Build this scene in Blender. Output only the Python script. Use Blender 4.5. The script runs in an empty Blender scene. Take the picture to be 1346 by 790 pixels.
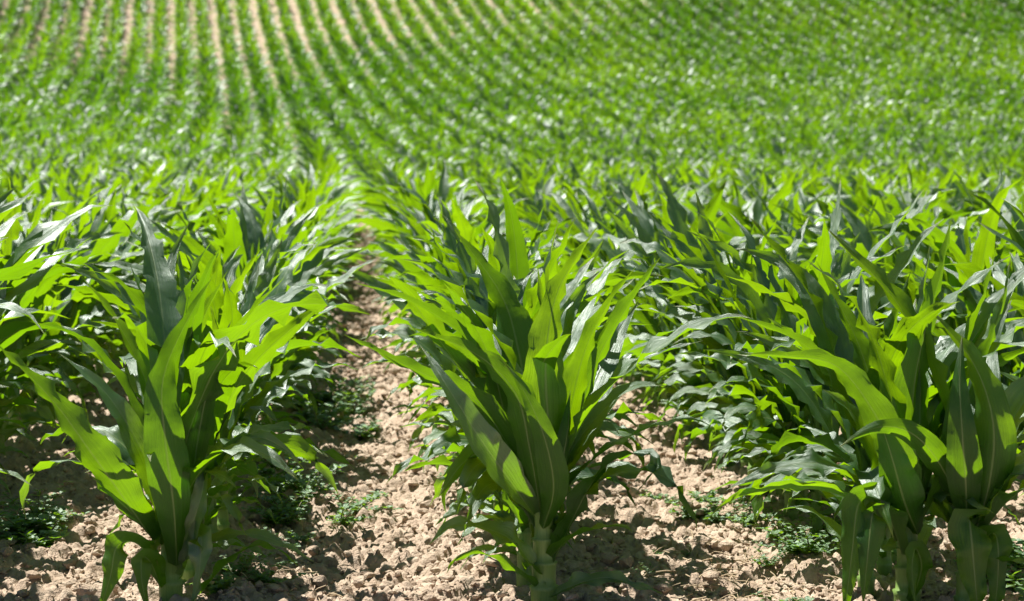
import bpy, math, random
import numpy as np

random.seed(7)
rng = np.random.default_rng(11)
scene = bpy.context.scene
COL = scene.collection
R = math.radians

# ------------------------------------------------------------------ camera model
FPX, CX, CY, CAMH = 2532.0, 673.0, 395.0, 0.95
YAW, PITCH = math.atan(193 / FPX), math.atan(191 / FPX)


def ray(px, py):
    x, y, z = (px - CX) / FPX, (CY - py) / FPX, 1.0
    fy = z * math.cos(PITCH) + y * math.sin(PITCH)
    fz = -z * math.sin(PITCH) + y * math.cos(PITCH)
    return np.array([x * math.cos(YAW) + fy * math.sin(YAW), -x * math.sin(YAW) + fy * math.cos(YAW), fz])


def on_ground(px, py):
    r = ray(px, py)
    t = -CAMH / r[2]
    return float(r[0] * t), float(r[1] * t)


def project(x, y, z):
    x1 = x * math.cos(YAW) - y * math.sin(YAW)
    y1 = x * math.sin(YAW) + y * math.cos(YAW)
    z1 = z - CAMH
    d = y1 * math.cos(PITCH) - z1 * math.sin(PITCH)
    u = y1 * math.sin(PITCH) + z1 * math.cos(PITCH)
    return CX + FPX * x1 / d, CY - FPX * u / d, d


cd = bpy.data.cameras.new('camera')
cam = bpy.data.objects.new('camera', cd)
COL.objects.link(cam)
cam.location = (0, 0, CAMH)
cam.rotation_euler = (R(90) - PITCH, 0, -YAW)
cd.sensor_width = 36
cd.lens = FPX / 1346 * 36
cd.clip_start, cd.clip_end = 0.1, 2000
cd.dof.use_dof = True
cd.dof.focus_distance = 4.35
cd.dof.aperture_fstop = 5.8
cd.dof.aperture_blades = 9
scene.camera = cam

# ------------------------------------------------------------------ light
SUN_EL, SUN_AZ = R(65), R(52)      # azimuth: from +Y (away from the camera) towards the left
sd = np.array([-math.sin(SUN_AZ) * math.cos(SUN_EL), math.cos(SUN_AZ) * math.cos(SUN_EL), math.sin(SUN_EL)])
ld = bpy.data.lights.new('sun', 'SUN')
ld.energy, ld.angle, ld.color = 5.0, R(0.53), (1.0, 0.965, 0.91)
sun = bpy.data.objects.new('sun', ld)
COL.objects.link(sun)
from mathutils import Vector
sun.rotation_euler = Vector(sd).to_track_quat('Z', 'Y').to_euler()
sun.location = (-30, 30, 60)
w = bpy.data.worlds.new('World')
scene.world = w
w.use_nodes = True
nt = w.node_tree
sky = nt.nodes.new('ShaderNodeTexSky')
sky.sky_type = 'NISHITA'
sky.sun_disc = False
sky.air_density = 0.7
sky.dust_density = 0.5
sky.altitude = 600
sky.sun_elevation = SUN_EL
sky.sun_rotation = -SUN_AZ
nt.links.new(sky.outputs[0], nt.nodes['Background'].inputs[0])
nt.nodes['Background'].inputs[1].default_value = 0.05
scene.view_settings.view_transform = 'Standard'
scene.view_settings.look = 'None'
scene.view_settings.exposure = 1.22
scene.view_settings.gamma = 1
scene.cycles.max_bounces = 8
scene.cycles.diffuse_bounces = 4
scene.cycles.transmission_bounces = 6
scene.cycles.use_denoising = True


# ------------------------------------------------------------------ materials
class NT:
    def __init__(self, name):
        self.m = bpy.data.materials.new(name)
        self.m.use_nodes = True
        self.t = self.m.node_tree
        self.t.nodes.clear()
        self.out = self.t.nodes.new('ShaderNodeOutputMaterial')

    def n(self, kind, **kw):
        nd = self.t.nodes.new(kind)
        for k, v in kw.items():
            setattr(nd, k, v)
        return nd

    def put(self, nd, key, v):
        s = nd.inputs[key]
        if isinstance(v, bpy.types.NodeSocket):
            self.t.links.new(v, s)
        else:
            s.default_value = v

    def math(self, op, a, b=None, c=None, clamp=False):
        nd = self.n('ShaderNodeMath', operation=op, use_clamp=clamp)
        self.put(nd, 0, a)
        if b is not None: self.put(nd, 1, b)
        if c is not None: self.put(nd, 2, c)
        return nd.outputs[0]

    def mix(self, f, a, b, mode='MIX'):
        nd = self.n('ShaderNodeMix', data_type='RGBA', blend_type=mode)
        self.put(nd, 0, f)
        for k, v in ((6, a), (7, b)):
            self.put(nd, k, v if isinstance(v, bpy.types.NodeSocket) else (*v, 1) if len(v) == 3 else v)
        return nd.outputs[2]

    def noise(self, scale, vec=None, detail=3, rough=.55):
        nd = self.n('ShaderNodeTexNoise')
        nd.inputs['Scale'].default_value = scale
        nd.inputs['Detail'].default_value = detail
        nd.inputs['Roughness'].default_value = rough
        if vec is not None: self.put(nd, 'Vector', vec)
        return nd.outputs['Fac']

    def ramp(self, f, a, b):
        nd = self.n('ShaderNodeMapRange', interpolation_type='SMOOTHSTEP')
        self.put(nd, 0, f)
        nd.inputs[1].default_value, nd.inputs[2].default_value = a, b
        return nd.outputs[0]


def leaf_material(name, top, under, glow, rib, mixf, rough, vein_count=24):
    k = NT(name)
    uv = k.n('ShaderNodeUVMap').outputs[0]
    sep = k.n('ShaderNodeSeparateXYZ')
    k.put(sep, 0, uv)
    u, v = sep.outputs[0], sep.outputs[1]
    au = k.math('ABSOLUTE', k.math('MULTIPLY_ADD', u, 2.0, -1.0))
    var = k.n('ShaderNodeAttribute', attribute_name='var').outputs['Fac']
    geo = k.n('ShaderNodeNewGeometry')
    back = geo.outputs['Backfacing']
    oc = k.n('ShaderNodeTexCoord').outputs['Object']
    big = k.noise(9, oc, 3)
    fine = k.noise(60, oc, 3)
    vm = k.n('ShaderNodeMapping')
    vm.inputs['Scale'].default_value = (vein_count * 2.2, 1.6, 1)
    k.put(vm, 0, k.n('ShaderNodeUVMap').outputs[0])
    ofs = k.n('ShaderNodeCombineXYZ')
    k.put(ofs, 0, k.math('MULTIPLY', var, 97.0))
    k.put(vm, 'Location', ofs.outputs[0])
    veins = k.noise(1.0, vm.outputs[0], 3, .6)
    stripes = k.ramp(veins, .36, .64)
    ribm = k.math('SUBTRACT', 1.0, k.ramp(au, 0.022, 0.075))
    vv = k.math('MULTIPLY_ADD', var, 0.75, k.math('MULTIPLY', big, 0.35))
    cols = []
    for c in (top, under, glow):
        lo = tuple(x * f for x, f in zip(c, (.62, .74, .9)))
        hi = tuple(x * f for x, f in zip(c, (1.45, 1.22, 1.0)))
        q = k.mix(vv, lo, hi)
        q = k.mix(k.math('MULTIPLY', stripes, 0.42), q, tuple(x * .62 for x in c))
        cols.append(q)
    far_shade = k.n('ShaderNodeAttribute', attribute_name='patchy_far_shade', attribute_type='INSTANCER').outputs['Fac']  # darker hillside painted into the far plants, mixed with patchy crop tone
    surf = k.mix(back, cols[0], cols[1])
    surf = k.mix(far_shade, surf, (.55, .68, .7), 'MULTIPLY')
    surf = k.mix(k.math('MULTIPLY', ribm, k.math('MULTIPLY_ADD', back, 0.2, 0.6)), surf, rib)
    # weathering: pale flecks and yellowed tips
    fl = k.ramp(k.noise(170, oc, 2), 0.68, 0.78)
    surf = k.mix(k.math('MULTIPLY', fl, 0.22), surf, (.22, .24, .08))
    tipm = k.math('MULTIPLY', k.ramp(v, 0.9, 1.0), 0.6)
    surf = k.mix(tipm, surf, (.26, .22, .05))
    gl = k.mix(k.math('MULTIPLY', ribm, 0.55), cols[2], tuple(x * .55 for x in glow))
    gl = k.mix(far_shade, gl, (.45, .62, 1.6), 'MULTIPLY')  # light through far leaves dimmed in the colour too
    bump = k.n('ShaderNodeBump')
    bump.inputs['Strength'].default_value = 0.5
    bump.inputs['Distance'].default_value = 0.0012
    hgt = k.math('ADD', k.math('MULTIPLY', stripes, 0.8),
                 k.math('ADD', k.math('MULTIPLY', ribm, -1.2), k.math('MULTIPLY', k.noise(22, oc, 2), 5.0)))
    k.put(bump, 'Height', hgt)
    df = k.n('ShaderNodeBsdfDiffuse')
    k.put(df, 'Color', surf)
    k.put(df, 'Normal', bump.outputs[0])
    tr = k.n('ShaderNodeBsdfTranslucent')
    k.put(tr, 'Color', gl)
    k.put(tr, 'Normal', bump.outputs[0])
    ms = k.n('ShaderNodeMixShader')
    ms.inputs[0].default_value = mixf
    k.put(ms, 1, df.outputs[0])
    k.put(ms, 2, tr.outputs[0])
    # waxy cuticle: a satin coat, duller on the lower face
    lw = k.n('ShaderNodeLayerWeight')
    k.put(lw, 'Normal', bump.outputs[0])
    fr = k.math('MULTIPLY_ADD', k.math('POWER', lw.outputs['Facing'], 5.0), .12, .082)
    fr = k.math('MULTIPLY', fr, k.math('MULTIPLY_ADD', back, -.72, 1.0))
    fr = k.math('MULTIPLY', fr, k.math('MULTIPLY_ADD', far_shade, -.42, 1.0))  # sheen lowered on far plants to mute their glints
    gs = k.n('ShaderNodeBsdfGlossy')
    k.put(gs, 'Roughness', k.math('MULTIPLY_ADD', fine, .16, rough))
    gs.inputs['Color'].default_value = (.93, 1, .95, 1)
    k.put(gs, 'Normal', bump.outputs[0])
    ms2 = k.n('ShaderNodeMixShader')
    k.put(ms2, 0, fr)
    k.put(ms2, 1, ms.outputs[0])
    k.put(ms2, 2, gs.outputs[0])
    k.put(k.out, 'Surface', ms2.outputs[0])
    return k.m


LEAF = leaf_material('maize_leaf', (.015, .068, .011), (.030, .096, .010), (.23, .455, .002), (.24, .31, .11), .50, .32)
WEED = leaf_material('weed_leaf', (.045, .13, .022), (.07, .15, .03), (.24, .46, .015), (.14, .24, .08), .40, .38, 4)


def stalk_material():
    k = NT('maize_stalk')
    oc = k.n('ShaderNodeTexCoord').outputs['Object']
    mp = k.n('ShaderNodeMapping')
    mp.inputs['Scale'].default_value = (1, 1, .04)
    k.put(mp, 0, oc)
    st = k.noise(420, mp.outputs[0], 2)
    big = k.noise(14, oc, 2)
    c = k.mix(big, (.15, .26, .055), (.25, .36, .10))
    c = k.mix(k.math('MULTIPLY', k.ramp(st, .45, .65), .4), c, (.08, .16, .035))
    bump = k.n('ShaderNodeBump')
    bump.inputs['Strength'].default_value = .5
    bump.inputs['Distance'].default_value = .001
    k.put(bump, 'Height', st)
    p = k.n('ShaderNodeBsdfPrincipled')
    k.put(p, 'Base Color', c)
    p.inputs['Roughness'].default_value = .42
    k.put(p, 'Normal', bump.outputs[0])
    tr = k.n('ShaderNodeBsdfTranslucent')
    tr.inputs[0].default_value = (.25, .42, .03, 1)
    ms = k.n('ShaderNodeMixShader')
    ms.inputs[0].default_value = .25
    k.put(ms, 1, p.outputs[0]); k.put(ms, 2, tr.outputs[0])
    k.put(k.out, 'Surface', ms.outputs[0])
    return k.m


STALK = stalk_material()


def soil_material(name='soil'):
    k = NT(name)
    geo = k.n('ShaderNodeNewGeometry').outputs['Position']
    a = k.noise(3.0, geo, 4)
    b = k.noise(38, geo, 4, .65)
    c = k.noise(230, geo, 3, .7)
    q = k.mix(k.ramp(a, .3, .7), (.385, .297, .215), (.475, .38, .288))
    q = k.mix(k.ramp(b, .38, .66), tuple(x for x in (.32, .24, .175)), q)
    q = k.mix(k.math('MULTIPLY', k.ramp(c, .55, .75), .35), q, (.49, .41, .33))
    bump = k.n('ShaderNodeBump')
    bump.inputs['Strength'].default_value = .8
    bump.inputs['Distance'].default_value = .008
    k.put(bump, 'Height', k.math('ADD', k.math('MULTIPLY_ADD', b, 1.2, k.math('MULTIPLY', c, .5)), k.math('MULTIPLY', k.noise(110, geo, 3, .6), .9)))
    p = k.n('ShaderNodeBsdfPrincipled')
    k.put(p, 'Base Color', q)
    p.inputs['Roughness'].default_value = .95
    p.inputs['Specular IOR Level'].default_value = .15
    k.put(p, 'Normal', bump.outputs[0])
    k.put(k.out, 'Surface', p.outputs[0])
    return k.m


SOIL = soil_material()


def plain(name, c1, c2, rough=.8, scale=40):
    k = NT(name)
    oc = k.n('ShaderNodeTexCoord').outputs['Object']
    q = k.mix(k.noise(scale, oc, 3), c1, c2)
    p = k.n('ShaderNodeBsdfPrincipled')
    k.put(p, 'Base Color', q)
    p.inputs['Roughness'].default_value = rough
    k.put(k.out, 'Surface', p.outputs[0])
    return k.m


STRAW = plain('dry_straw', (.40, .31, .19), (.28, .20, .12), .8, 90)
STEM = plain('weed_stem', (.10, .13, .04), (.16, .10, .06), .6, 60)

# ------------------------------------------------------------------ terrain
XB, YB = on_ground(715, 800)
PITCHROW = 0.765
Y1, Y2, CUB, BEND = 15.0, 64.0, 2.5e-5, .10
Y0, YT = 11.0, 84.0      # the ground begins to rise at Y0, keeps an even slope after YT


def ramp_int(y):
    """integral of a slope that grows from 0 at Y1 to 1 at Y2"""
    y = np.asarray(y, float)
    t = np.clip(y, Y1, Y2) - Y1
    return t * t / (2 * (Y2 - Y1)) + np.clip(y - Y2, 0, None)


def hill(y):
    y = np.asarray(y, float)
    t = np.clip(y, Y0, YT) - Y0
    sl = 3 * CUB * (YT - Y0) ** 2
    over = np.clip(y - YT, 0, None)
    return CUB * t ** 3 + sl * 40 * (1 - np.exp(-over / 40))


def rowshift(y):
    return -BEND * ramp_int(np.minimum(y, 150))


def ridge(x, y):
    ph = (np.asarray(x) - XB - rowshift(y)) / PITCHROW
    return .018 * np.cos(2 * np.pi * ph)


def ground_z(x, y):
    return hill(y) + ridge(x, y) + .012 * np.sin(1.7 * np.asarray(x) + .6 * np.asarray(y)) - .018


def hash2(ix, iy, s):
    h = (ix.astype(np.int64) * 374761393 + iy.astype(np.int64) * 668265263 + s * 982451653) & 0x7fffffff
    h = ((h ^ (h >> 13)) * 1274126177) & 0x7fffffff
    return ((h ^ (h >> 16)) & 0xffffff) / float(0xffffff)


def clods(x, y, cell, seed, prob):
    """rounded lumps on a jittered grid"""
    ix, iy = np.floor(x / cell), np.floor(y / cell)
    best = np.zeros_like(x)
    for dx in (-1, 0, 1):
        for dy in (-1, 0, 1):
            jx, jy = ix + dx, iy + dy
            px = (jx + hash2(jx, jy, seed)) * cell
            py = (jy + hash2(jx, jy, seed + 1)) * cell
            rr = cell * (.30 + .45 * hash2(jx, jy, seed + 2))
            on = hash2(jx, jy, seed + 3) < prob
            an = hash2(jx, jy, seed + 4) * np.pi
            ux = (x - px) * np.cos(an) + (y - py) * np.sin(an)
            uy = -(x - px) * np.sin(an) + (y - py) * np.cos(an)
            d = ((np.abs(ux) / rr) ** 2.6 + (np.abs(uy) / (rr * .75)) ** 2.6)
            hgt = rr * (.55 + .5 * hash2(jx, jy, seed + 5)) * np.clip(1 - d, 0, 1) ** .42
            best = np.maximum(best, np.where(on, hgt, 0))
    return best


def vnoise(x, y, cell, seed):
    ix, iy = np.floor(x / cell), np.floor(y / cell)
    fx, fy = x / cell - ix, y / cell - iy
    fx, fy = fx * fx * (3 - 2 * fx), fy * fy * (3 - 2 * fy)
    a, b = hash2(ix, iy, seed), hash2(ix + 1, iy, seed)
    c, d = hash2(ix, iy + 1, seed), hash2(ix + 1, iy + 1, seed)
    return (a * (1 - fx) + b * fx) * (1 - fy) + (c * (1 - fx) + d * fx) * fy - .5


def axis(lo, f0, f1, hi, fine, grow):
    mid = list(np.arange(f0, f1, fine))
    st, p, right = fine, mid[-1], []
    while p < hi:
        st *= grow
        st = min(st, max(.05, (hi - f1) / 40))
        p += st
        right.append(p)
    st, p, left = fine, mid[0], []
    while p > lo:
        st *= grow
        st = min(st, 6)
        p -= st
        left.append(p)
    return np.array(left[::-1] + mid + right)


gx = axis(-160, -1.15, 1.75, 220, .0062, 1.06)
gy = axis(-40, 3.75, 6.6, 420, .0072, 1.02)
GX, GY = np.meshgrid(gx, gy)
near = np.clip((24 - GY) / 8, 0, 1) * np.clip((GX + 3.2) / .8, 0, 1) * np.clip((3.6 - GX) / .8, 0, 1) * np.clip((GY - 2.4) / .8, 0, 1)
wx = GX + .012 * vnoise(GX, GY, .03, 50)
wy = GY + .012 * vnoise(GX, GY, .03, 60)
disp = clods(wx, wy, .085, 1, .22) * .6
disp = np.maximum(disp, clods(wx, wy, .042, 11, .5) * .9) + .75 * clods(wx, wy, .022, 21, .75) + .85 * clods(wx, wy, .014, 31, .8)
disp += .016 * vnoise(GX, GY, .16, 70) + .010 * vnoise(GX, GY, .05, 71) + .004 * vnoise(GX, GY, .016, 72)
GZ = ground_z(GX, GY) + disp * near - .006 * near


def grid_faces(nr, nc):
    i = np.arange(nr - 1)[:, None] * nc + np.arange(nc - 1)[None, :]
    return np.stack([i, i + 1, i + nc + 1, i + nc], -1).reshape(-1, 4)


def mesh_from(name, verts, faces, uvs=None, var=None, mats=(), mat_idx=None, smooth=True):
    """faces: int array (n,4) or (n,3)"""
    me = bpy.data.meshes.new(name)
    n, k = faces.shape
    me.vertices.add(len(verts))
    me.vertices.foreach_set('co', np.ascontiguousarray(verts, np.float32).ravel())
    me.loops.add(n * k)
    me.loops.foreach_set('vertex_index', np.ascontiguousarray(faces, np.int32).ravel())
    me.polygons.add(n)
    me.polygons.foreach_set('loop_start', np.arange(0, n * k, k, dtype=np.int32))
    me.polygons.foreach_set('use_smooth', np.full(n, smooth))
    if mat_idx is not None:
        me.polygons.foreach_set('material_index', np.asarray(mat_idx, np.int32))
    if uvs is not None:
        me.uv_layers.new(name='UVMap').data.foreach_set('uv', np.ascontiguousarray(uvs[faces.ravel()], np.float32).ravel())
    if var is not None:
        me.attributes.new('var', 'FLOAT', 'POINT').data.foreach_set('value', np.ascontiguousarray(var, np.float32))
    me.update(calc_edges=True)
    for m in mats: me.materials.append(m)
    return me


def link(name, data, parent=None):
    o = bpy.data.objects.new(name, data)
    COL.objects.link(o)
    if parent is not None: o.parent = parent
    return o


gr = link('ground', mesh_from('ground', np.stack([GX, GY, GZ], -1).reshape(-1, 3), grid_faces(len(gy), len(gx)), mats=[SOIL]))
gr['kind'] = 'structure'


# ------------------------------------------------------------------ leaves
def catmull(P, n):
    P = np.asarray(P, float)
    Q = np.vstack([2 * P[0] - P[1], P, 2 * P[-1] - P[-2]])
    out = []
    m = len(P) - 1
    for t in np.linspace(0, m, 60):
        i = min(int(t), m - 1)
        f = t - i
        a, b, c, d = Q[i:i + 4]
        out.append(.5 * (2 * b + (c - a) * f + (2 * a - 5 * b + 4 * c - d) * f * f + (3 * b - a - 3 * c + d) * f ** 3))
    out = np.array(out)
    L = np.concatenate([[0], np.cumsum(np.linalg.norm(np.diff(out, axis=0), axis=1))])
    s = np.linspace(0, L[-1], n)
    return np.stack([np.interp(s, L, out[:, j]) for j in range(3)], -1), L[-1]


def unit(a):
    return a / np.maximum(np.linalg.norm(a, axis=-1, keepdims=True), 1e-9)


def leaf_surface(C, N, W, nv, rnd, fold0=1.0, fold1=.22, ripple=.35, peak=.36, base=.55, tip=1.35, curl=0.):
    """C centreline (n,3), N approximate upper-face normals (n,3) -> verts, faces, uv"""
    n = len(C)
    T = unit(np.gradient(C, axis=0))
    N = unit(N - T * np.sum(N * T, -1, keepdims=True))
    S = np.cross(T, N)
    s = np.linspace(0, 1, n)
    up = np.clip(s / peak, 0, 1)
    wid = (base + (1 - base) * (up * up * (3 - 2 * up)))
    dn = np.clip((s - peak) / (1 - peak), 0, 1)
    wid = wid * (1 - dn ** tip) * (1 - .15 * dn) + .0004 / W
    v = np.linspace(-1, 1, nv)
    fold = fold0 * np.exp(-s / .13) + fold1 + .35 * dn ** 3
    L = np.linalg.norm(np.diff(C, axis=0), axis=1).sum()
    nw = L / .095
    p1, p2 = rnd.random(2) * 6.28
    env = np.clip(s / .2, 0, 1) * (1 - dn ** 4)
    a1 = np.sin(6.28 * nw * s + p1 + .8 * np.sin(5 * s + p2)) + .5 * np.sin(6.28 * nw * 1.9 * s + p2)
    a2 = np.sin(6.28 * nw * 1.13 * s + p2 + .8 * np.sin(4 * s + p1)) + .5 * np.sin(6.28 * nw * 2.1 * s + p1)
    h = (W * wid / 2)[:, None]
    av = np.abs(v)[None, :]
    phi = np.arctan(fold)[:, None]
    lat = h * v[None, :] * np.cos(phi)
    # fold along the midrib, blades flattening outwards, then curling down at the margin
    z = h * np.sin(phi) * (av ** 1.25) - h * curl * av ** 2.5
    rip = np.where(v[None, :] > 0, a1[:, None], a2[:, None]) * env[:, None] * av ** 2 * ripple * .13 * W
    P = C[:, None, :] + S[:, None, :] * lat[..., None] + N[:, None, :] * (z + rip)[..., None]
    uv = np.stack(np.broadcast_arrays((v[None, :] + 1) / 2, s[:, None]), -1)
    i = grid_faces(n, nv)
    return P.reshape(-1, 3), i[:, ::-1] if False else i, uv.reshape(-1, 2)


def random_leaf(rank, az, scale, rnd, n, nv, wind=(0, 0)):
    """rank 0 = lowest. Returns verts, faces, uv in plant space"""
    q = rank
    if q <= 1:
        z0, L, W = .05 + .045 * q, rnd.uniform(.20, .33), rnd.uniform(.034, .052)
        th0, bend, pw = R(rnd.uniform(30, 60)), R(rnd.uniform(50, 115)), 1.2
    elif q <= 3:
        z0, L, W = .09 + .05 * (q - 1), rnd.uniform(.34, .48), rnd.uniform(.052, .072)
        th0, bend, pw = R(rnd.uniform(20, 45)), R(rnd.uniform(80, 150)), 1.5
    elif q <= 6:
        z0, L, W = .22 + .028 * (q - 3), rnd.uniform(.52, .68), rnd.uniform(.070, .092)
        th0, bend, pw = R(rnd.uniform(14, 34)), R(rnd.uniform(30, 105)), 1.9
    elif q <= 8:
        z0, L, W = .30 + .02 * (q - 6), rnd.uniform(.48, .62), rnd.uniform(.062, .082)
        th0, bend, pw = R(rnd.uniform(8, 24)), R(rnd.uniform(15, 85)), 2.1
    else:
        z0, L, W = .33, rnd.uniform(.34, .46), rnd.uniform(.036, .05)
        th0, bend, pw = R(rnd.uniform(1, 8)), R(rnd.uniform(0, 18)), 2.0
    m = 48
    s = np.linspace(0, 1, m)
    th = th0 + bend * s ** pw + R(10) * np.sin(8 * s + rnd.uniform(0, 6)) * s
    a = az + rnd.normal(0, .35) * s ** 1.5
    d = np.stack([np.sin(th) * np.cos(a), np.sin(th) * np.sin(a), np.cos(th)], -1)
    d[:, 0] += wind[0] * s * s
    d[:, 1] += wind[1] * s * s
    d = unit(d)
    C = np.concatenate([np.zeros((1, 3)), np.cumsum(d[:-1] * L / (m - 1), 0)])
    C += np.array([.008 * math.cos(az), .008 * math.sin(az), z0])
    low = C[:, 2] < .015
    C[low, 2] = .015 + .1 * (C[low, 2] - .015)
    idx = np.linspace(0, m - 1, n)
    C = np.stack([np.interp(idx, np.arange(m), C[:, j]) for j in range(3)], -1)
    T = unit(np.gradient(C, axis=0))
    rad = np.array([math.cos(az), math.sin(az), 0.])
    side = np.array([-math.sin(az), math.cos(az), 0.])
    N = np.cross(side[None], T)
    N = np.where((np.sum(N * (np.array([0, 0, 1.]) - rad), -1) < 0)[:, None], -N, N)
    N = unit(N)
    B = np.cross(T, N)
    tw = rnd.normal(0, .75) * np.linspace(0, 1, n) ** 1.3
    N = N * np.cos(tw)[:, None] + B * np.sin(tw)[:, None]
    P, F, U = leaf_surface(C, N, W * 1.13, nv, rnd, tip=1.65, fold0=1.3 if q < 9 else 2.5, fold1=rnd.uniform(.12, .42) if q < 9 else .9,
                           ripple=rnd.uniform(.5, 1.8), peak=rnd.uniform(.28, .45), curl=rnd.uniform(-.1, .35))
    return P * scale, F, U


def stalk_surface(scale, rnd, nseg=12, height=.37, r0=.0185, lean=(0, 0)):
    """overlapping leaf sheaths: each swells slightly and flares to a collar"""
    zs, rs = [], []
    z = -.03
    nodes = [-.03, .05, .10, .15, .21, .27, height]
    for a, b in zip(nodes[:-1], nodes[1:]):
        f = 1 - .085 * nodes.index(a)
        for t, k in ((0, .95), (.35, .93), (.85, .98), (.97, 1.09)):
            zs.append(a + (b - a) * t)
            rs.append(r0 * f * k)
    zs.append(height); rs.append(r0 * .3)
    zs, rs = np.array(zs), np.array(rs)
    an = np.linspace(0, 2 * np.pi, nseg + 1)[:-1]
    V = np.stack(np.broadcast_arrays(rs[:, None] * np.cos(an) * 1.12, rs[:, None] * np.sin(an) * .9, zs[:, None]), -1)
    V[..., 0] += lean[0] * zs[:, None]
    V[..., 1] += lean[1] * zs[:, None]
    nr = len(zs)
    i = np.arange(nr - 1)[:, None] * nseg
    j = np.arange(nseg)[None]
    k2 = (j + 1) % nseg
    F = np.stack(np.broadcast_arrays(i + j, i + k2, i + nseg + k2, i + nseg + j), -1).reshape(-1, 4)
    V = V.reshape(-1, 3) * scale
    U = np.stack([np.full(len(V), .3), V[:, 2]], -1)
    return V, F, U


def set_props(o, label, group=None, cat='maize plant'):
    o['label'] = label
    o['category'] = cat
    if group: o['group'] = group


def plant_root(name, x, y, sink=0):
    o = link(name, None)
    o.empty_display_size = .1
    o.location = (x, y, float(ground_z(x, y)))
    return o


def plant_specs(rnd, az0, scale, n, nv, ranks=(0, 1, 1, 2, 2, 2.5, 3, 3, 4, 4.5, 5, 6, 7, 8, 9)):
    """ten leaves in two opposite ranks"""
    out = []
    wind = (rnd.normal(0, .22), rnd.normal(0, .15))
    for r in ranks:
        az = az0 + (math.pi if len(out) % 2 else 0) + rnd.normal(0, .5)
        out.append(random_leaf(r, az, scale, rnd, n, nv, wind))
    return out


def leafy_plant(x, y, rnd, az0, scale, n=20, nv=7, specs=None, stalk=None):
    root = plant_root('maize_plant', x, y)
    V, F, U = stalk if stalk is not None else stalk_surface(scale, rnd)
    link('stalk', mesh_from('stalk', V, F, U, mats=[STALK]), root)
    for P, F, U in (specs or plant_specs(rnd, az0, scale, n, nv)):
        v = float(np.clip(rnd.normal(.5, .25), 0, 1))
        link('leaf', mesh_from('leaf', P, F, U, np.full(len(P), v), [LEAF]), root)
    return root


def whole_plant_mesh(rnd, az0, scale, n=11, nv=5):
    Vs, Fs, Us, As, Ms, off = [], [], [], [], [], 0
    V, F, U = stalk_surface(scale, rnd, 6)
    items = [(V, F, U, 1)] + [(P, F2, U2, 0) for P, F2, U2 in plant_specs(rnd, az0, scale, n, nv)]
    for V, F, U, mi in items:
        Vs.append(V); Fs.append(F + off); Us.append(U)
        As.append(np.full(len(V), float(np.clip(rnd.normal(.5, .25), 0, 1))))
        Ms.append(np.full(len(F), mi)); off += len(V)
    return mesh_from('maize_plant', np.vstack(Vs), np.vstack(Fs), np.vstack(Us), np.concatenate(As), [LEAF, STALK], np.concatenate(Ms))


# ------------------------------------------------------------------ the front plants, leaf by leaf
S = 633.0


def hero(px, py, leaves, rnd, stalk_h=.26, r0=.026, label='', extra=(), lean=(0, 0)):
    x, y = on_ground(px, py)
    specs = []
    for pts, wpx, b0, b1, kw in leaves:
        P = np.array([((a - px) / S, d, (py - b) / S) for a, b, d in pts])
        C, L = catmull(P, 30)
        t = np.linspace(0, 1, 30)[:, None]
        T = unit(np.gradient(C, axis=0))
        rad = unit(np.array([[C[-1][0], C[-1][1], 0.]]) + 1e-6)
        N = np.array([[0, 0, 1.]]) * .6 - rad * .5 + np.array([[0, 1., 0]]) * (b0 + (b1 - b0) * t)
        V, F, U = leaf_surface(C, N, wpx / S, 9, rnd, **{**dict(fold0=1.2, fold1=.2, ripple=.5), **kw})
        specs.append((V, F, U))
    specs += plant_specs(rnd, rnd.normal(0, .15), 1.0, 24, 7, (1, 2, 2, 2.5, 3, 3, 3.5, 7.5, 9))
    root = leafy_plant(x, y, rnd, 0, 1, specs=specs, stalk=stalk_surface(1, rnd, 16, stalk_h, r0, lean))
    return root, x, y


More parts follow.
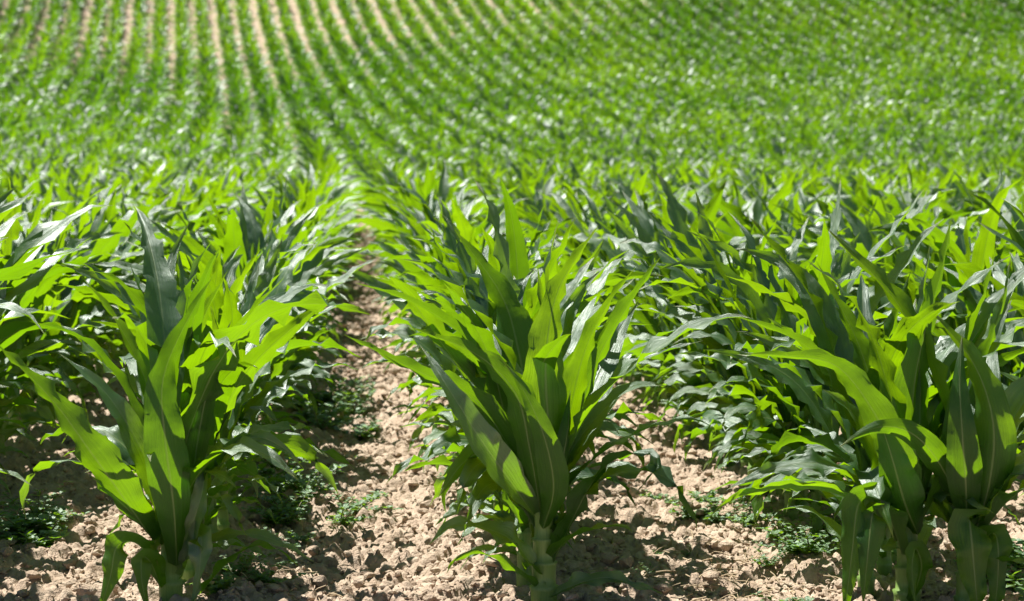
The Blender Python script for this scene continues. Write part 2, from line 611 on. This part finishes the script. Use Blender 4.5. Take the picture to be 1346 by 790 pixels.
G_FRONT = 'maize plants at the front ends of the rows'
r_ = np.random.default_rng(5)
B_leaves = [
    # dark broad leaf to the left, upper face seen
    ([(700, 672, -.02), (672, 630, -.07), (628, 565, -.12), (588, 500, -.12), (549, 442, -.06)], 54, -1.3, -1.0, dict(fold1=.25, ripple=.3)),
    # long bright one bending left
    ([(708, 665, -.03), (692, 580, -.07), (672, 505, -.08), (620, 455, -.05), (535, 424, .02)], 52, 1.2, .6, dict(ripple=.6)),
    # tip far left, underside lit
    ([(700, 660, .0), (672, 590, .02), (620, 520, .03), (545, 482, .03), (452, 436, .05)], 46, .8, .9, dict(ripple=.7)),
    ([(706, 640, .03), (680, 545, .07), (620, 450, .10), (545, 397, .10), (467, 369, .08)], 48, .3, .7, dict(ripple=.3, fold1=.35)),
    # broad leaf with a shaded rib
    ([(708, 640, .0), (700, 560, .05), (685, 460, .09), (662, 385, .12), (600, 298, .14)], 76, 1.4, 1.2, dict(fold1=.12, ripple=.5)),
    # tall central leaf curving right
    ([(722, 650, -.01), (718, 560, -.05), (714, 460, -.06), (733, 372, -.03), (790, 292, .04)], 66, 1.5, 1.0, dict(fold1=.18)),
    ([(728, 650, .0), (745, 560, .0), (768, 460, .0), (800, 398, .02), (842, 348, .06)], 50, 1.2, .8, dict(fold1=.25)),
    ([(725, 640, .03), (760, 560, .06), (795, 470, .09), (833, 405, .1), (880, 335, .1)], 62, .7, 1.0, dict(fold1=.35)),
    ([(728, 640, .03), (765, 570, .08), (798, 505, .16), (832, 452, .24), (866, 402, .28)], 60, -1.6, -1.4, dict(fold1=.15)),
    ([(728, 650, .04), (752, 598, .05), (792, 546, .05), (836, 508, .04), (880, 506, .02)], 46, -.5, -.3, dict(ripple=.4)),
    # wavy low leaf on the right, tip hanging
    ([(726, 742, -.01), (750, 680, -.03), (788, 612, -.04), (832, 590, -.04), (862, 602, -.05), (832, 645, -.05)], 44, .8, -.3, dict(ripple=1.1)),
    # short folded leaf in front
    ([(716, 672, -.03), (730, 620, -.06), (742, 560, -.06), (748, 508, -.03)], 46, .9, .9, dict(fold1=.8, ripple=.2)),
    ([(712, 690, -.03), (722, 630, -.09), (708, 560, -.12), (682, 500, -.12), (655, 462, -.10)], 42, 1.6, 1.3, dict(fold1=.15, ripple=.4)),
    # hanging striped leaf lower left
    ([(700, 690, .0), (672, 625, .02), (640, 592, .02), (606, 606, .0), (574, 648, -.02)], 54, .5, .9, dict(ripple=.4)),
    # bottom leaves
    ([(706, 752, -.01), (672, 705, -.04), (630, 684, -.05), (590, 680, -.06), (560, 704, -.07)], 40, -.6, -.3, dict(ripple=1.1)),
    ([(708, 775, -.01), (670, 742, -.03), (632, 722, -.03), (596, 728, -.04), (584, 745, -.05)], 26, .3, .3, dict(ripple=1.1)),
    ([(720, 785, -.01), (750, 765, -.04), (790, 752, -.06), (830, 760, -.07), (866, 772, -.08)], 26, -.5, -.5, dict(ripple=1.5)),
    ([(718, 662, .03), (726, 560, .07), (735, 450, .1), (728, 360, .12), (742, 290, .14)], 52, .8, .5, dict(fold1=.5)),
]
heroB, bx, by_ = hero(715, 800, B_leaves, r_)
set_props(heroB, 'broad-leaved maize plant at the front of the middle row, thick pale stalk', G_FRONT)

A_leaves = [
    ([(205, 712, -.03), (175, 655, -.08), (132, 585, -.11), (78, 515, -.08), (-8, 438, -.02)], 66, 1.5, .5, dict(fold1=.2, ripple=.6, peak=.35)),
    ([(218, 700, .0), (200, 610, .03), (165, 520, .05), (112, 452, .05), (40, 424, .04)], 46, .4, .5, dict(fold1=.35)),
    ([(222, 690, .0), (212, 590, .02), (190, 500, .05), (152, 425, .07), (106, 366, .08)], 48, .9, .8, dict()),
    ([(222, 640, .03), (208, 560, .08), (200, 480, .17), (203, 410, .27), (214, 345, .34), (236, 300, .36)], 46, -1.6, -1.2, dict(fold1=.1, ripple=.3)),
    ([(236, 745, -.04), (236, 660, -.09), (228, 575, -.11), (224, 500, -.10), (244, 440, -.06), (288, 360, 0)], 58, 1.6, .9, dict(fold1=.12)),
    ([(224, 705, -.02), (204, 620, -.05), (176, 555, -.06), (140, 505, -.05), (85, 462, -.03)], 46, -1.2, -.6, dict()),
    ([(248, 700, .0), (262, 590, .0), (282, 500, .0), (318, 435, .03), (376, 370, .08)], 54, 1.0, .5, dict()),
    ([(256, 735, .0), (272, 660, -.02), (300, 605, -.03), (338, 575, -.04), (378, 590, -.05), (404, 618, -.05)], 38, .4, -.9, dict(ripple=1.0)),
    ([(205, 735, -.03), (182, 708, -.07), (162, 712, -.09), (154, 750, -.10), (138, 800, -.1)], 40, .4, .9, dict(ripple=.8)),
    ([(214, 775, -.03), (205, 735, -.08), (195, 725, -.1), (196, 755, -.12), (204, 796, -.12)], 34, .5, .9, dict(ripple=.8)),
    ([(242, 760, -.03), (258, 715, -.07), (270, 700, -.08), (268, 745, -.1), (258, 795, -.1)], 38, -1.0, -.9, dict(ripple=1.2)),
    ([(244, 745, -.02), (258, 690, -.06), (272, 640, -.06), (276, 596, -.03)], 46, -1.2, -1.0, dict(fold1=.4)),
    ([(232, 690, .03), (240, 600, .06), (256, 520, .08), (262, 440, .1), (300, 360, .12)], 50, .8, .9, dict(fold1=.3)),
    ([(262, 790, 0), (300, 745, -.02), (335, 722, -.03), (365, 725, -.03), (395, 748, -.04)], 28, .2, .2, dict(ripple=1.0)),
    ([(215, 720, -.02), (178, 670, -.06), (150, 640, -.07), (130, 620, -.08)], 44, 1.3, 1.3, dict(fold1=.6)),
]
heroA, ax_, ay_ = hero(225, 800, A_leaves, r_, r0=.023)
set_props(heroA, 'front maize plant of the left row, one long leaf reaching the left edge', G_FRONT)

C_leaves = [
    ([(1196, 690, -.02), (1172, 615, -.07), (1135, 535, -.10), (1080, 462, -.10), (1020, 448, -.08), (962, 446, -.06)], 58, .9, .5, dict(fold1=.25)),
    ([(1190, 680, .0), (1158, 580, .0), (1110, 490, .02), (1040, 432, .03), (955, 400, .04)], 46, .3, .6, dict(fold1=.3)),
    ([(1198, 690, .0), (1192, 590, -.02), (1192, 490, -.03), (1212, 400, -.02), (1236, 340, .02), (1256, 262, .05)], 64, 1.6, 1.0, dict(fold1=.18)),
    ([(1172, 700, -.02), (1140, 640, -.06), (1112, 640, -.08), (1100, 705, -.1), (1090, 800, -.1)], 46, .3, .7, dict(ripple=.7)),
    ([(1178, 715, -.03), (1150, 655, -.08), (1128, 650, -.10), (1118, 700, -.12), (1112, 770, -.12)], 50, -.7, .9, dict(ripple=.6)),
    ([(1188, 680, .02), (1160, 600, .05), (1120, 530, .05), (1080, 500, .05)], 56, -.8, -.6, dict()),
    ([(1196, 650, -.04), (1196, 570, -.05), (1198, 500, -.04), (1198, 462, -.03)], 30, 1.0, 1.0, dict(fold1=.9)),
    ([(1200, 690, -.03), (1172, 640, -.08), (1148, 570, -.1), (1128, 510, -.09)], 60, 1.4, 1.0, dict(fold1=.3)),
    ([(1190, 660, .04), (1170, 550, .08), (1140, 450, .1), (1112, 390, .11), (1080, 330, .12)], 56, .9, .6, dict()),
    ([(1192, 780, -.03), (1198, 730, -.07), (1186, 700, -.09), (1178, 725, -.11), (1182, 775, -.12)], 30, .6, .9, dict(ripple=1.5)),
    ([(1204, 680, .0), (1226, 600, .0), (1246, 520, .02), (1290, 440, .04), (1346, 372, .08)], 48, .7, .6, dict()),
]
heroC, cx_, cy_ = hero(1192, 798, C_leaves, r_, r0=.026)
set_props(heroC, 'dark thick-stalked maize plant at the right row front, leaves sweeping left', G_FRONT)
C1_leaves = [
    ([(1272, 690, -.03), (1284, 610, -.07), (1284, 530, -.08), (1262, 455, -.05), (1212, 388, .0)], 62, 1.5, .6, dict(fold1=.35, ripple=.5, peak=.36)),
    ([(1264, 690, -.03), (1250, 610, -.08), (1240, 540, -.10), (1240, 480, -.08), (1250, 420, -.04)], 48, 1.6, 1.2, dict(fold1=.2, ripple=.4)),
    ([(1278, 660, .02), (1300, 590, .06), (1318, 520, .14), (1340, 455, .22), (1380, 390, .26)], 60, -1.6, -1.2, dict(fold1=.12)),
    ([(1268, 690, -.02), (1290, 630, -.06), (1325, 596, -.07), (1370, 570, -.05)], 44, -.3, -.2, dict(ripple=1.)),
    ([(1262, 690, -.02), (1254, 655, -.08), (1250, 670, -.12), (1254, 725, -.13), (1262, 800, -.13)], 56, .8, 1.0, dict(ripple=1.4)),
    ([(1276, 720, -.02), (1288, 680, -.06), (1292, 690, -.09), (1290, 745, -.1), (1282, 810, -.1)], 40, .8, 1.0, dict(ripple=1.2)),
    ([(1266, 670, .02), (1262, 560, .05), (1280, 450, .08), (1310, 370, .1), (1330, 300, .12)], 54, 1.0, .7, dict()),
    ([(1264, 680, -.01), (1244, 600, -.04), (1238, 530, -.05), (1240, 470, -.04)], 50, 1.5, 1.4, dict(fold1=.5)),
    ([(1280, 690, .02), (1320, 640, .03), (1350, 560, .04), (1380, 500, .05)], 46, .5, .3, dict()),
    ([(1262, 650, .04), (1250, 550, .07), (1226, 470, .09), (1190, 420, .1)], 46, .4, .3, dict()),
]
heroC1, c1x, c1y = hero(1270, 802, C1_leaves, r_, r0=.023)
set_props(heroC1, 'maize plant at the front right with one very broad sunlit upright leaf', G_FRONT)

# ------------------------------------------------------------------ sowing
rows = {}
front_y = {0: YB, -1: ay_, 1: cy_}
spots = []          # (k, i, x, y)
for k in range(-75, 90):
    X0 = XB + PITCHROW * k
    y = front_y.get(k, YB + rng.normal(0, .06))
    i = 0
    alt = .02 if k % 2 else -.02
    while y < 96:
        a = float(np.clip((y - 30) / 20, 0, 1))
        x = X0 + float(rowshift(y)) + rng.normal(0, .03) + alt * a * 1.0 + (rng.normal(0, .03) if y > 35 else 0)
        if k == 0: x -= .01 * 0
        u, v, d = project(x, y, float(hill(y)) + .4)
        marg = 340 if y < 14 else 90 + 1500 / y * 6
        if -marg < u < 1346 + marg and v > -130:
            if not (i == 0 and k in (-1, 0, 1)):
                spots.append((k, i, x, y, u, d))
        i += 1
        y += float(np.clip(rng.normal(.155, .03), .10, .26)) * (1.0 if y < 40 else .95)

inview = [s for s in spots if -25 < s[4] < 1371]
inview.sort(key=lambda s: s[5])
N_IND, N_PART = 294, 100
chosen = inview[:N_IND]
chosen_set = {(s[0], s[1]) for s in chosen}
rest = [s for s in spots if (s[0], s[1]) not in chosen_set]

ROW = {0: 'middle row', -1: 'row left of the bare furrow', -2: 'second row left of the furrow', -3: 'third row left of the furrow',
       -4: 'fourth row left of the furrow', -5: 'fifth row left of the furrow', -6: 'sixth row left of the furrow',
       1: 'right-hand row', 2: 'first row behind the right-hand row', 3: 'second row behind the right-hand row',
       4: 'third row behind the right-hand row', 5: 'fourth row behind the right-hand row', 6: 'fifth row behind the right-hand row'}
ORD = ['first', 'second', 'third', 'fourth', 'fifth', 'sixth', 'seventh', 'eighth', 'ninth', 'tenth', 'eleventh', 'twelfth',
       'thirteenth', 'fourteenth', 'fifteenth', 'sixteenth']
variants = []
for q in range(14):
    variants.append(whole_plant_mesh(np.random.default_rng(200 + q), math.pi * (q % 2) + np.random.default_rng(q).normal(0, .5), 1.0))
used = []
count_in_row = {}
for n_, (k, i, x, y, u, d) in enumerate(chosen):
    c = count_in_row.get(k, 1 if k in (-1, 0, 1) else 0)
    count_in_row[k] = c + 1
    rn = np.random.default_rng(1000 + n_)
    sc = float(np.clip(rn.normal(.88, .08), .68, 1.06))
    az0 = (math.pi if rn.random() < .5 else 0) + rn.normal(0, .8)
    rowname = ROW.get(k, 'outer row')
    if n_ < N_PART:
        more = (0, 1, 1, 1.5, 2, 2, 2.5, 2.5, 3, 3, 3.5, 4, 4.5, 5, 6, 7, 8, 9) if k >= 1 else (0, 1, 1, 2, 2, 2.5, 3, 3, 4, 4.5, 5, 6, 7, 8, 9)
        o = leafy_plant(x, y, rn, az0, sc, specs=plant_specs(rn, az0, sc, 22, 7, more), stalk=stalk_surface(sc, rn))
    else:
        q = n_ % len(variants)
        o = link('maize_plant', variants[q])
        o.location = (x, y, float(ground_z(x, y)))
        o.rotation_euler = (rn.normal(0, .04), rn.normal(0, .04), rn.normal(0, .75))
        o.scale = (sc, sc, sc * rn.uniform(.93, 1.05))
        if len(used) < len(variants): used.append(o)
    if c < len(ORD) and n_ < 100:
        set_props(o, f'green maize plant, {ORD[c]} from the front in the {rowname}', f'maize plants in the {rowname}')
    elif n_ < N_PART:
        set_props(o, f'sharp green maize plant crowded deep in the {rowname}', f'maize plants crowded deep in the {rowname}')
    else:
        set_props(o, f'soft-focus green maize plant back in the {rowname}', f'soft-focus maize plants in the {rowname}')

# the field beyond: one object, plants set out on points by geometry nodes
pts = np.array([(x, y, float(ground_z(x, y))) for (_, _, x, y, _, _) in rest])
npt = len(pts)
print('plants individual', len(chosen), 'stuff', npt)
me = bpy.data.meshes.new('maize_field')
me.vertices.add(npt)
me.vertices.foreach_set('co', pts.astype(np.float32).ravel())
rot = np.stack([rng.normal(0, .05, npt), rng.normal(0, .05, npt), rng.normal(0, .8, npt)], -1)
far = np.clip((pts[:, 1] - 25) / 30, 0, 1)
scl = rng.normal(.97, .07, npt) * (1 + .07 * np.clip((pts[:, 1] - 30) / 12, 0, 1) - .20 * np.clip((pts[:, 1] - 55) / 14, 0, 1))
me.attributes.new('rot', 'FLOAT_VECTOR', 'POINT').data.foreach_set('vector', rot.astype(np.float32).ravel())
me.attributes.new('scl', 'FLOAT', 'POINT').data.foreach_set('value', scl.astype(np.float32))
far_shade = np.clip((pts[:, 1] - 14) / 34, 0, 1) * np.clip(.62 + 1.1 * vnoise(pts[:, 0], pts[:, 1], 6.5, 90) + .8 * vnoise(pts[:, 0], pts[:, 1], 2.2, 91) + rng.normal(0, .2, npt), 0, 1.2)  # painted darkening that grows with distance, broken up by random patches
me.attributes.new('patchy_far_shade', 'FLOAT', 'POINT').data.foreach_set('value', far_shade.astype(np.float32))
me.attributes.new('pick', 'INT', 'POINT').data.foreach_set('value', rng.integers(0, len(used), npt).astype(np.int32))
field = link('maize_field', me)
field['kind'] = 'stuff'
set_props(field, 'blurred rows of young maize running back and up the hillside', cat='maize crop')
g = bpy.data.node_groups.new('sow_maize', 'GeometryNodeTree')
g.interface.new_socket('Geometry', in_out='INPUT', socket_type='NodeSocketGeometry')
g.interface.new_socket('Geometry', in_out='OUTPUT', socket_type='NodeSocketGeometry')
gi, go = g.nodes.new('NodeGroupInput'), g.nodes.new('NodeGroupOutput')
join = g.nodes.new('GeometryNodeJoinGeometry')
for o in reversed(used):
    oi = g.nodes.new('GeometryNodeObjectInfo')
    oi.transform_space = 'ORIGINAL'
    oi.inputs['Object'].default_value = o
    oi.inputs['As Instance'].default_value = False
    gt = g.nodes.new('GeometryNodeGeometryToInstance')
    g.links.new(oi.outputs['Geometry'], gt.inputs[0])
    g.links.new(gt.outputs[0], join.inputs[0])


def named(nm, dt):
    nd = g.nodes.new('GeometryNodeInputNamedAttribute')
    nd.data_type = dt
    nd.inputs['Name'].default_value = nm
    return nd.outputs['Attribute']


iop = g.nodes.new('GeometryNodeInstanceOnPoints')
g.links.new(gi.outputs[0], iop.inputs['Points'])
g.links.new(join.outputs[0], iop.inputs['Instance'])
iop.inputs['Pick Instance'].default_value = True
g.links.new(named('pick', 'INT'), iop.inputs['Instance Index'])
e2r = g.nodes.new('FunctionNodeEulerToRotation')
g.links.new(named('rot', 'FLOAT_VECTOR'), e2r.inputs[0])
g.links.new(e2r.outputs[0], iop.inputs['Rotation'])
g.links.new(named('scl', 'FLOAT'), iop.inputs['Scale'])
g.links.new(iop.outputs[0], go.inputs[0])
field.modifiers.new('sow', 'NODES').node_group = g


# ------------------------------------------------------------------ clods, straw
def ico(sub):
    import bmesh
    bm = bmesh.new()
    bmesh.ops.create_icosphere(bm, subdivisions=sub, radius=1)
    V = np.array([v.co[:] for v in bm.verts])
    F = np.array([[v.index for v in f.verts] for f in bm.faces])
    bm.free()
    return V, F


IV, IF = ico(2)
shapes = []
for q in range(24):
    rn = np.random.default_rng(q)
    V = IV.copy()
    for _ in range(9):          # knock facets off
        nrm = unit(rn.normal(size=3))
        h = rn.uniform(.45, .9)
        dd = V @ nrm
        V -= np.clip(dd - h, 0, None)[:, None] * nrm
    V += rn.normal(0, .05, V.shape)
    V *= np.array([1, rn.uniform(.6, 1), rn.uniform(.45, .85)])
    a = rn.uniform(0, 6.28)
    shapes.append(V)
def gz0(x, y):
    return float(GZ[min(np.searchsorted(gy, y), len(gy) - 1), min(np.searchsorted(gx, x), len(gx) - 1)])


VS, FS, off = [], [], 0
ncl = 30000
cxs = rng.uniform(-1.7, 2.3, ncl * 3)
cys = 3.7 + 5.5 * rng.random(ncl * 3) ** 1.7
cnt = 0
for x, y in zip(cxs, cys):
    u, v, d = project(x, y, 0)
    if not (-60 < u < 1400 and v < 830): continue
    ph = abs(((x - XB) / PITCHROW + .5) % 1 - .5) * PITCHROW
    if ph < .05: continue
    r = float(np.clip(.0047 * math.exp(rng.normal(0, .72)), .0025, .025))
    V = shapes[int(rng.integers(24))] * r
    a = rng.uniform(0, 6.28)
    ca, sa = math.cos(a), math.sin(a)
    V = np.stack([V[:, 0] * ca - V[:, 1] * sa, V[:, 0] * sa + V[:, 1] * ca, V[:, 2]], -1)
    ii, jj = np.searchsorted(gy, y), np.searchsorted(gx, x)
    z = GZ[min(ii, len(gy) - 1), min(jj, len(gx) - 1)]
    VS.append(V + np.array([x, y, z + r * .25]))
    FS.append(IF + off)
    off += len(V)
    cnt += 1
    if cnt >= ncl: break
for _ in range(3800):
    y = rng.uniform(8, 24)
    x = XB - PITCHROW * .5 + rng.normal(0, .11) + float(rowshift(y))
    V = shapes[int(rng.integers(24))] * float(np.clip(.011 * math.exp(rng.normal(0, .5)), .006, .04))
    VS.append(V + np.array([x, y, gz0(x, y) + .006])); FS.append(IF + off); off += len(V)
cl = link('soil_clods', mesh_from('soil_clods', np.vstack(VS), np.vstack(FS), mats=[SOIL], smooth=False))
cl['kind'] = 'stuff'
set_props(cl, 'dry crumbled clods of pale brown earth between the rows', cat='soil clods')


def gz_fine(x, y):
    return float(GZ[min(np.searchsorted(gy, y), len(gy) - 1), min(np.searchsorted(gx, x), len(gx) - 1)])


VS, FS, off = [], [], 0
for _ in range(420):
    if rng.random() < .7:
        px, py = rng.normal(950, 70), rng.normal(755, 40)
    else:
        px, py = rng.normal(380, 60), rng.normal(770, 25)
    x, y = on_ground(px, min(py, 830))
    L, wd, a, tl = rng.uniform(.015, .06), rng.uniform(.0008, .002), rng.uniform(0, 6.28), rng.normal(0, .25)
    t = np.array([math.cos(a) * math.cos(tl), math.sin(a) * math.cos(tl), math.sin(tl)])
    sdv = np.array([-math.sin(a), math.cos(a), 0])
    z = gz_fine(x, y) + .004 + abs(math.sin(tl)) * L * .5
    c = np.array([x, y, z])
    up = np.array([0, 0, 1.])
    V = []
    for e in (-.5, 0, .5):
        p = c + t * L * e + up * (.003 if e == 0 else 0)
        V += [p + sdv * wd, p + up * wd, p - sdv * wd, p - up * wd]
    V = np.array(V)
    F = np.array([[b + j, b + (j + 1) % 4, b + 4 + (j + 1) % 4, b + 4 + j] for b in (0, 4) for j in range(4)])
    VS.append(V); FS.append(F + off); off += len(V)
stw = link('straw_litter', mesh_from('straw_litter', np.vstack(VS), np.vstack(FS), mats=[STRAW]))
stw['kind'] = 'stuff'
set_props(stw, 'thin dry straw scraps scattered on the bare soil', cat='straw')


# ------------------------------------------------------------------ weeds
def weed_meshes(seed):
    rn = np.random.default_rng(seed)
    sV, sF, so = [], [], 0
    lV, lF, lU, lA, lo = [], [], [], [], 0
    nb = rn.integers(5, 11)
    big_ = rn.uniform(.75, 1.45)
    for b in range(nb):
        az = rn.uniform(0, 6.28)
        L = rn.uniform(.05, .17)
        th0, th1 = R(rn.uniform(5, 60)), R(rn.uniform(30, 92))
        m = 9
        s = np.linspace(0, 1, m)
        th = th0 + (th1 - th0) * s
        d = np.stack([np.sin(th) * math.cos(az), np.sin(th) * math.sin(az), np.cos(th)], -1)
        C = np.cumsum(d * L / m, 0) + np.array([0, 0, -.01])
        rr = .0022 * (1 - .6 * s)
        an = np.linspace(0, 6.283, 6)[:-1]
        V = np.stack(np.broadcast_arrays(C[:, None, 0] + rr[:, None] * np.cos(an), C[:, None, 1] + rr[:, None] * np.sin(an), C[:, 2:3] + 0 * an), -1).reshape(-1, 3)
        i = np.arange(m - 1)[:, None] * 5
        j = np.arange(5)[None]
        F = np.stack(np.broadcast_arrays(i + j, i + (j + 1) % 5, i + 5 + (j + 1) % 5, i + 5 + j), -1).reshape(-1, 4)
        sV.append(V); sF.append(F + so); so += len(V)
        for q in range(1, m):
            for side in range(3 if q > 5 else 2):
                a2 = az + (1.57 if side == 0 else -1.57 if side == 1 else 0) + q * 1.1 + rn.normal(0, .4)
                ln = big_ * rn.uniform(.016, .032) * (1.1 - .35 * q / m)
                el = rn.uniform(.1, 1.0)
                n = 6
                t = np.linspace(0, 1, n)
                ee = el - t * rn.uniform(0, .8)
                dd = np.stack([np.cos(ee) * math.cos(a2), np.cos(ee) * math.sin(a2), np.sin(ee)], -1)
                CC = C[q] + np.cumsum(dd * ln / n, 0)
                NN = np.array([[-math.cos(a2) * .4, -math.sin(a2) * .4, 1.]]) + rn.normal(0, .15, (n, 3))
                P, F, U = leaf_surface(CC, NN, ln * rn.uniform(.5, .7), 5, rn, fold0=.2, fold1=.25, ripple=.1, peak=.5, base=.18, tip=2.2)
                lV.append(P); lF.append(F + lo); lU.append(U); lA.append(np.full(len(P), rn.random())); lo += len(P)
    return (mesh_from('stem', np.vstack(sV), np.vstack(sF), mats=[STEM]),
            mesh_from('foliage', np.vstack(lV), np.vstack(lF), np.vstack(lU), np.concatenate(lA), [WEED]))


wm = [weed_meshes(s) for s in range(7)]
patches = [
    (430, 528, 34, 24, 15, 1.15, 'small-leaved weed in the shade beside the left row, halfway down the furrow', 'weeds halfway down the furrow'),
    (400, 668, 34, 20, 13, 1.0, 'low bushy weed at the lower right foot of the left row', 'weeds at the foot of the left row'),
    (22, 690, 26, 24, 9, 1.1, 'small-leaved weed low at the left edge of the photo', 'weeds at the left edge'),
    (318, 776, 20, 12, 4, .8, 'pale little weed at the bottom edge beside the left front plant', 'weeds at the bottom edge'),
    (1050, 722, 40, 26, 11, .8, 'leafy weed on the soil left of the right-hand front plant', 'weeds left of the right front plant'),
    (935, 652, 34, 14, 7, .8, 'sparse weed on sunlit soil along the right-hand row', 'weeds along the right row'),
    (1322, 745, 18, 22, 7, 1.0, 'small weed on the soil in the bottom right corner', 'weeds in the bottom right corner'),
    (640, 610, 24, 18, 5, .8, 'light green weed tucked behind the stalk of the middle front plant', 'weeds behind the middle front plant'),
    (470, 620, 30, 20, 4, .35, 'tiny green seedling on the open furrow soil', 'seedlings on the furrow soil'),
    (870, 690, 40, 30, 5, .35, 'tiny green seedling on bare soil right of the middle plant', 'seedlings right of the middle plant'),
]
for px, py, sx, sy, n, sc, lab, grp in patches:
    for q in range(n):
        x, y = on_ground(px + rng.normal(0, sx), min(py + rng.normal(0, sy), 815))
        st, fo = wm[int(rng.integers(len(wm)))]
        o = link('weed_plant', None)
        o.empty_display_size = .03
        o.location = (x, y, gz_fine(x, y) - .002)
        s_ = sc * rng.uniform(.7, 1.25)
        o.scale = (s_, s_, s_ * rng.uniform(.5, .85))
        o.rotation_euler = (0, 0, rng.uniform(0, 6.28))
        link('stem', st, o)
        link('foliage', fo, o)
        set_props(o, lab, grp, 'weed')
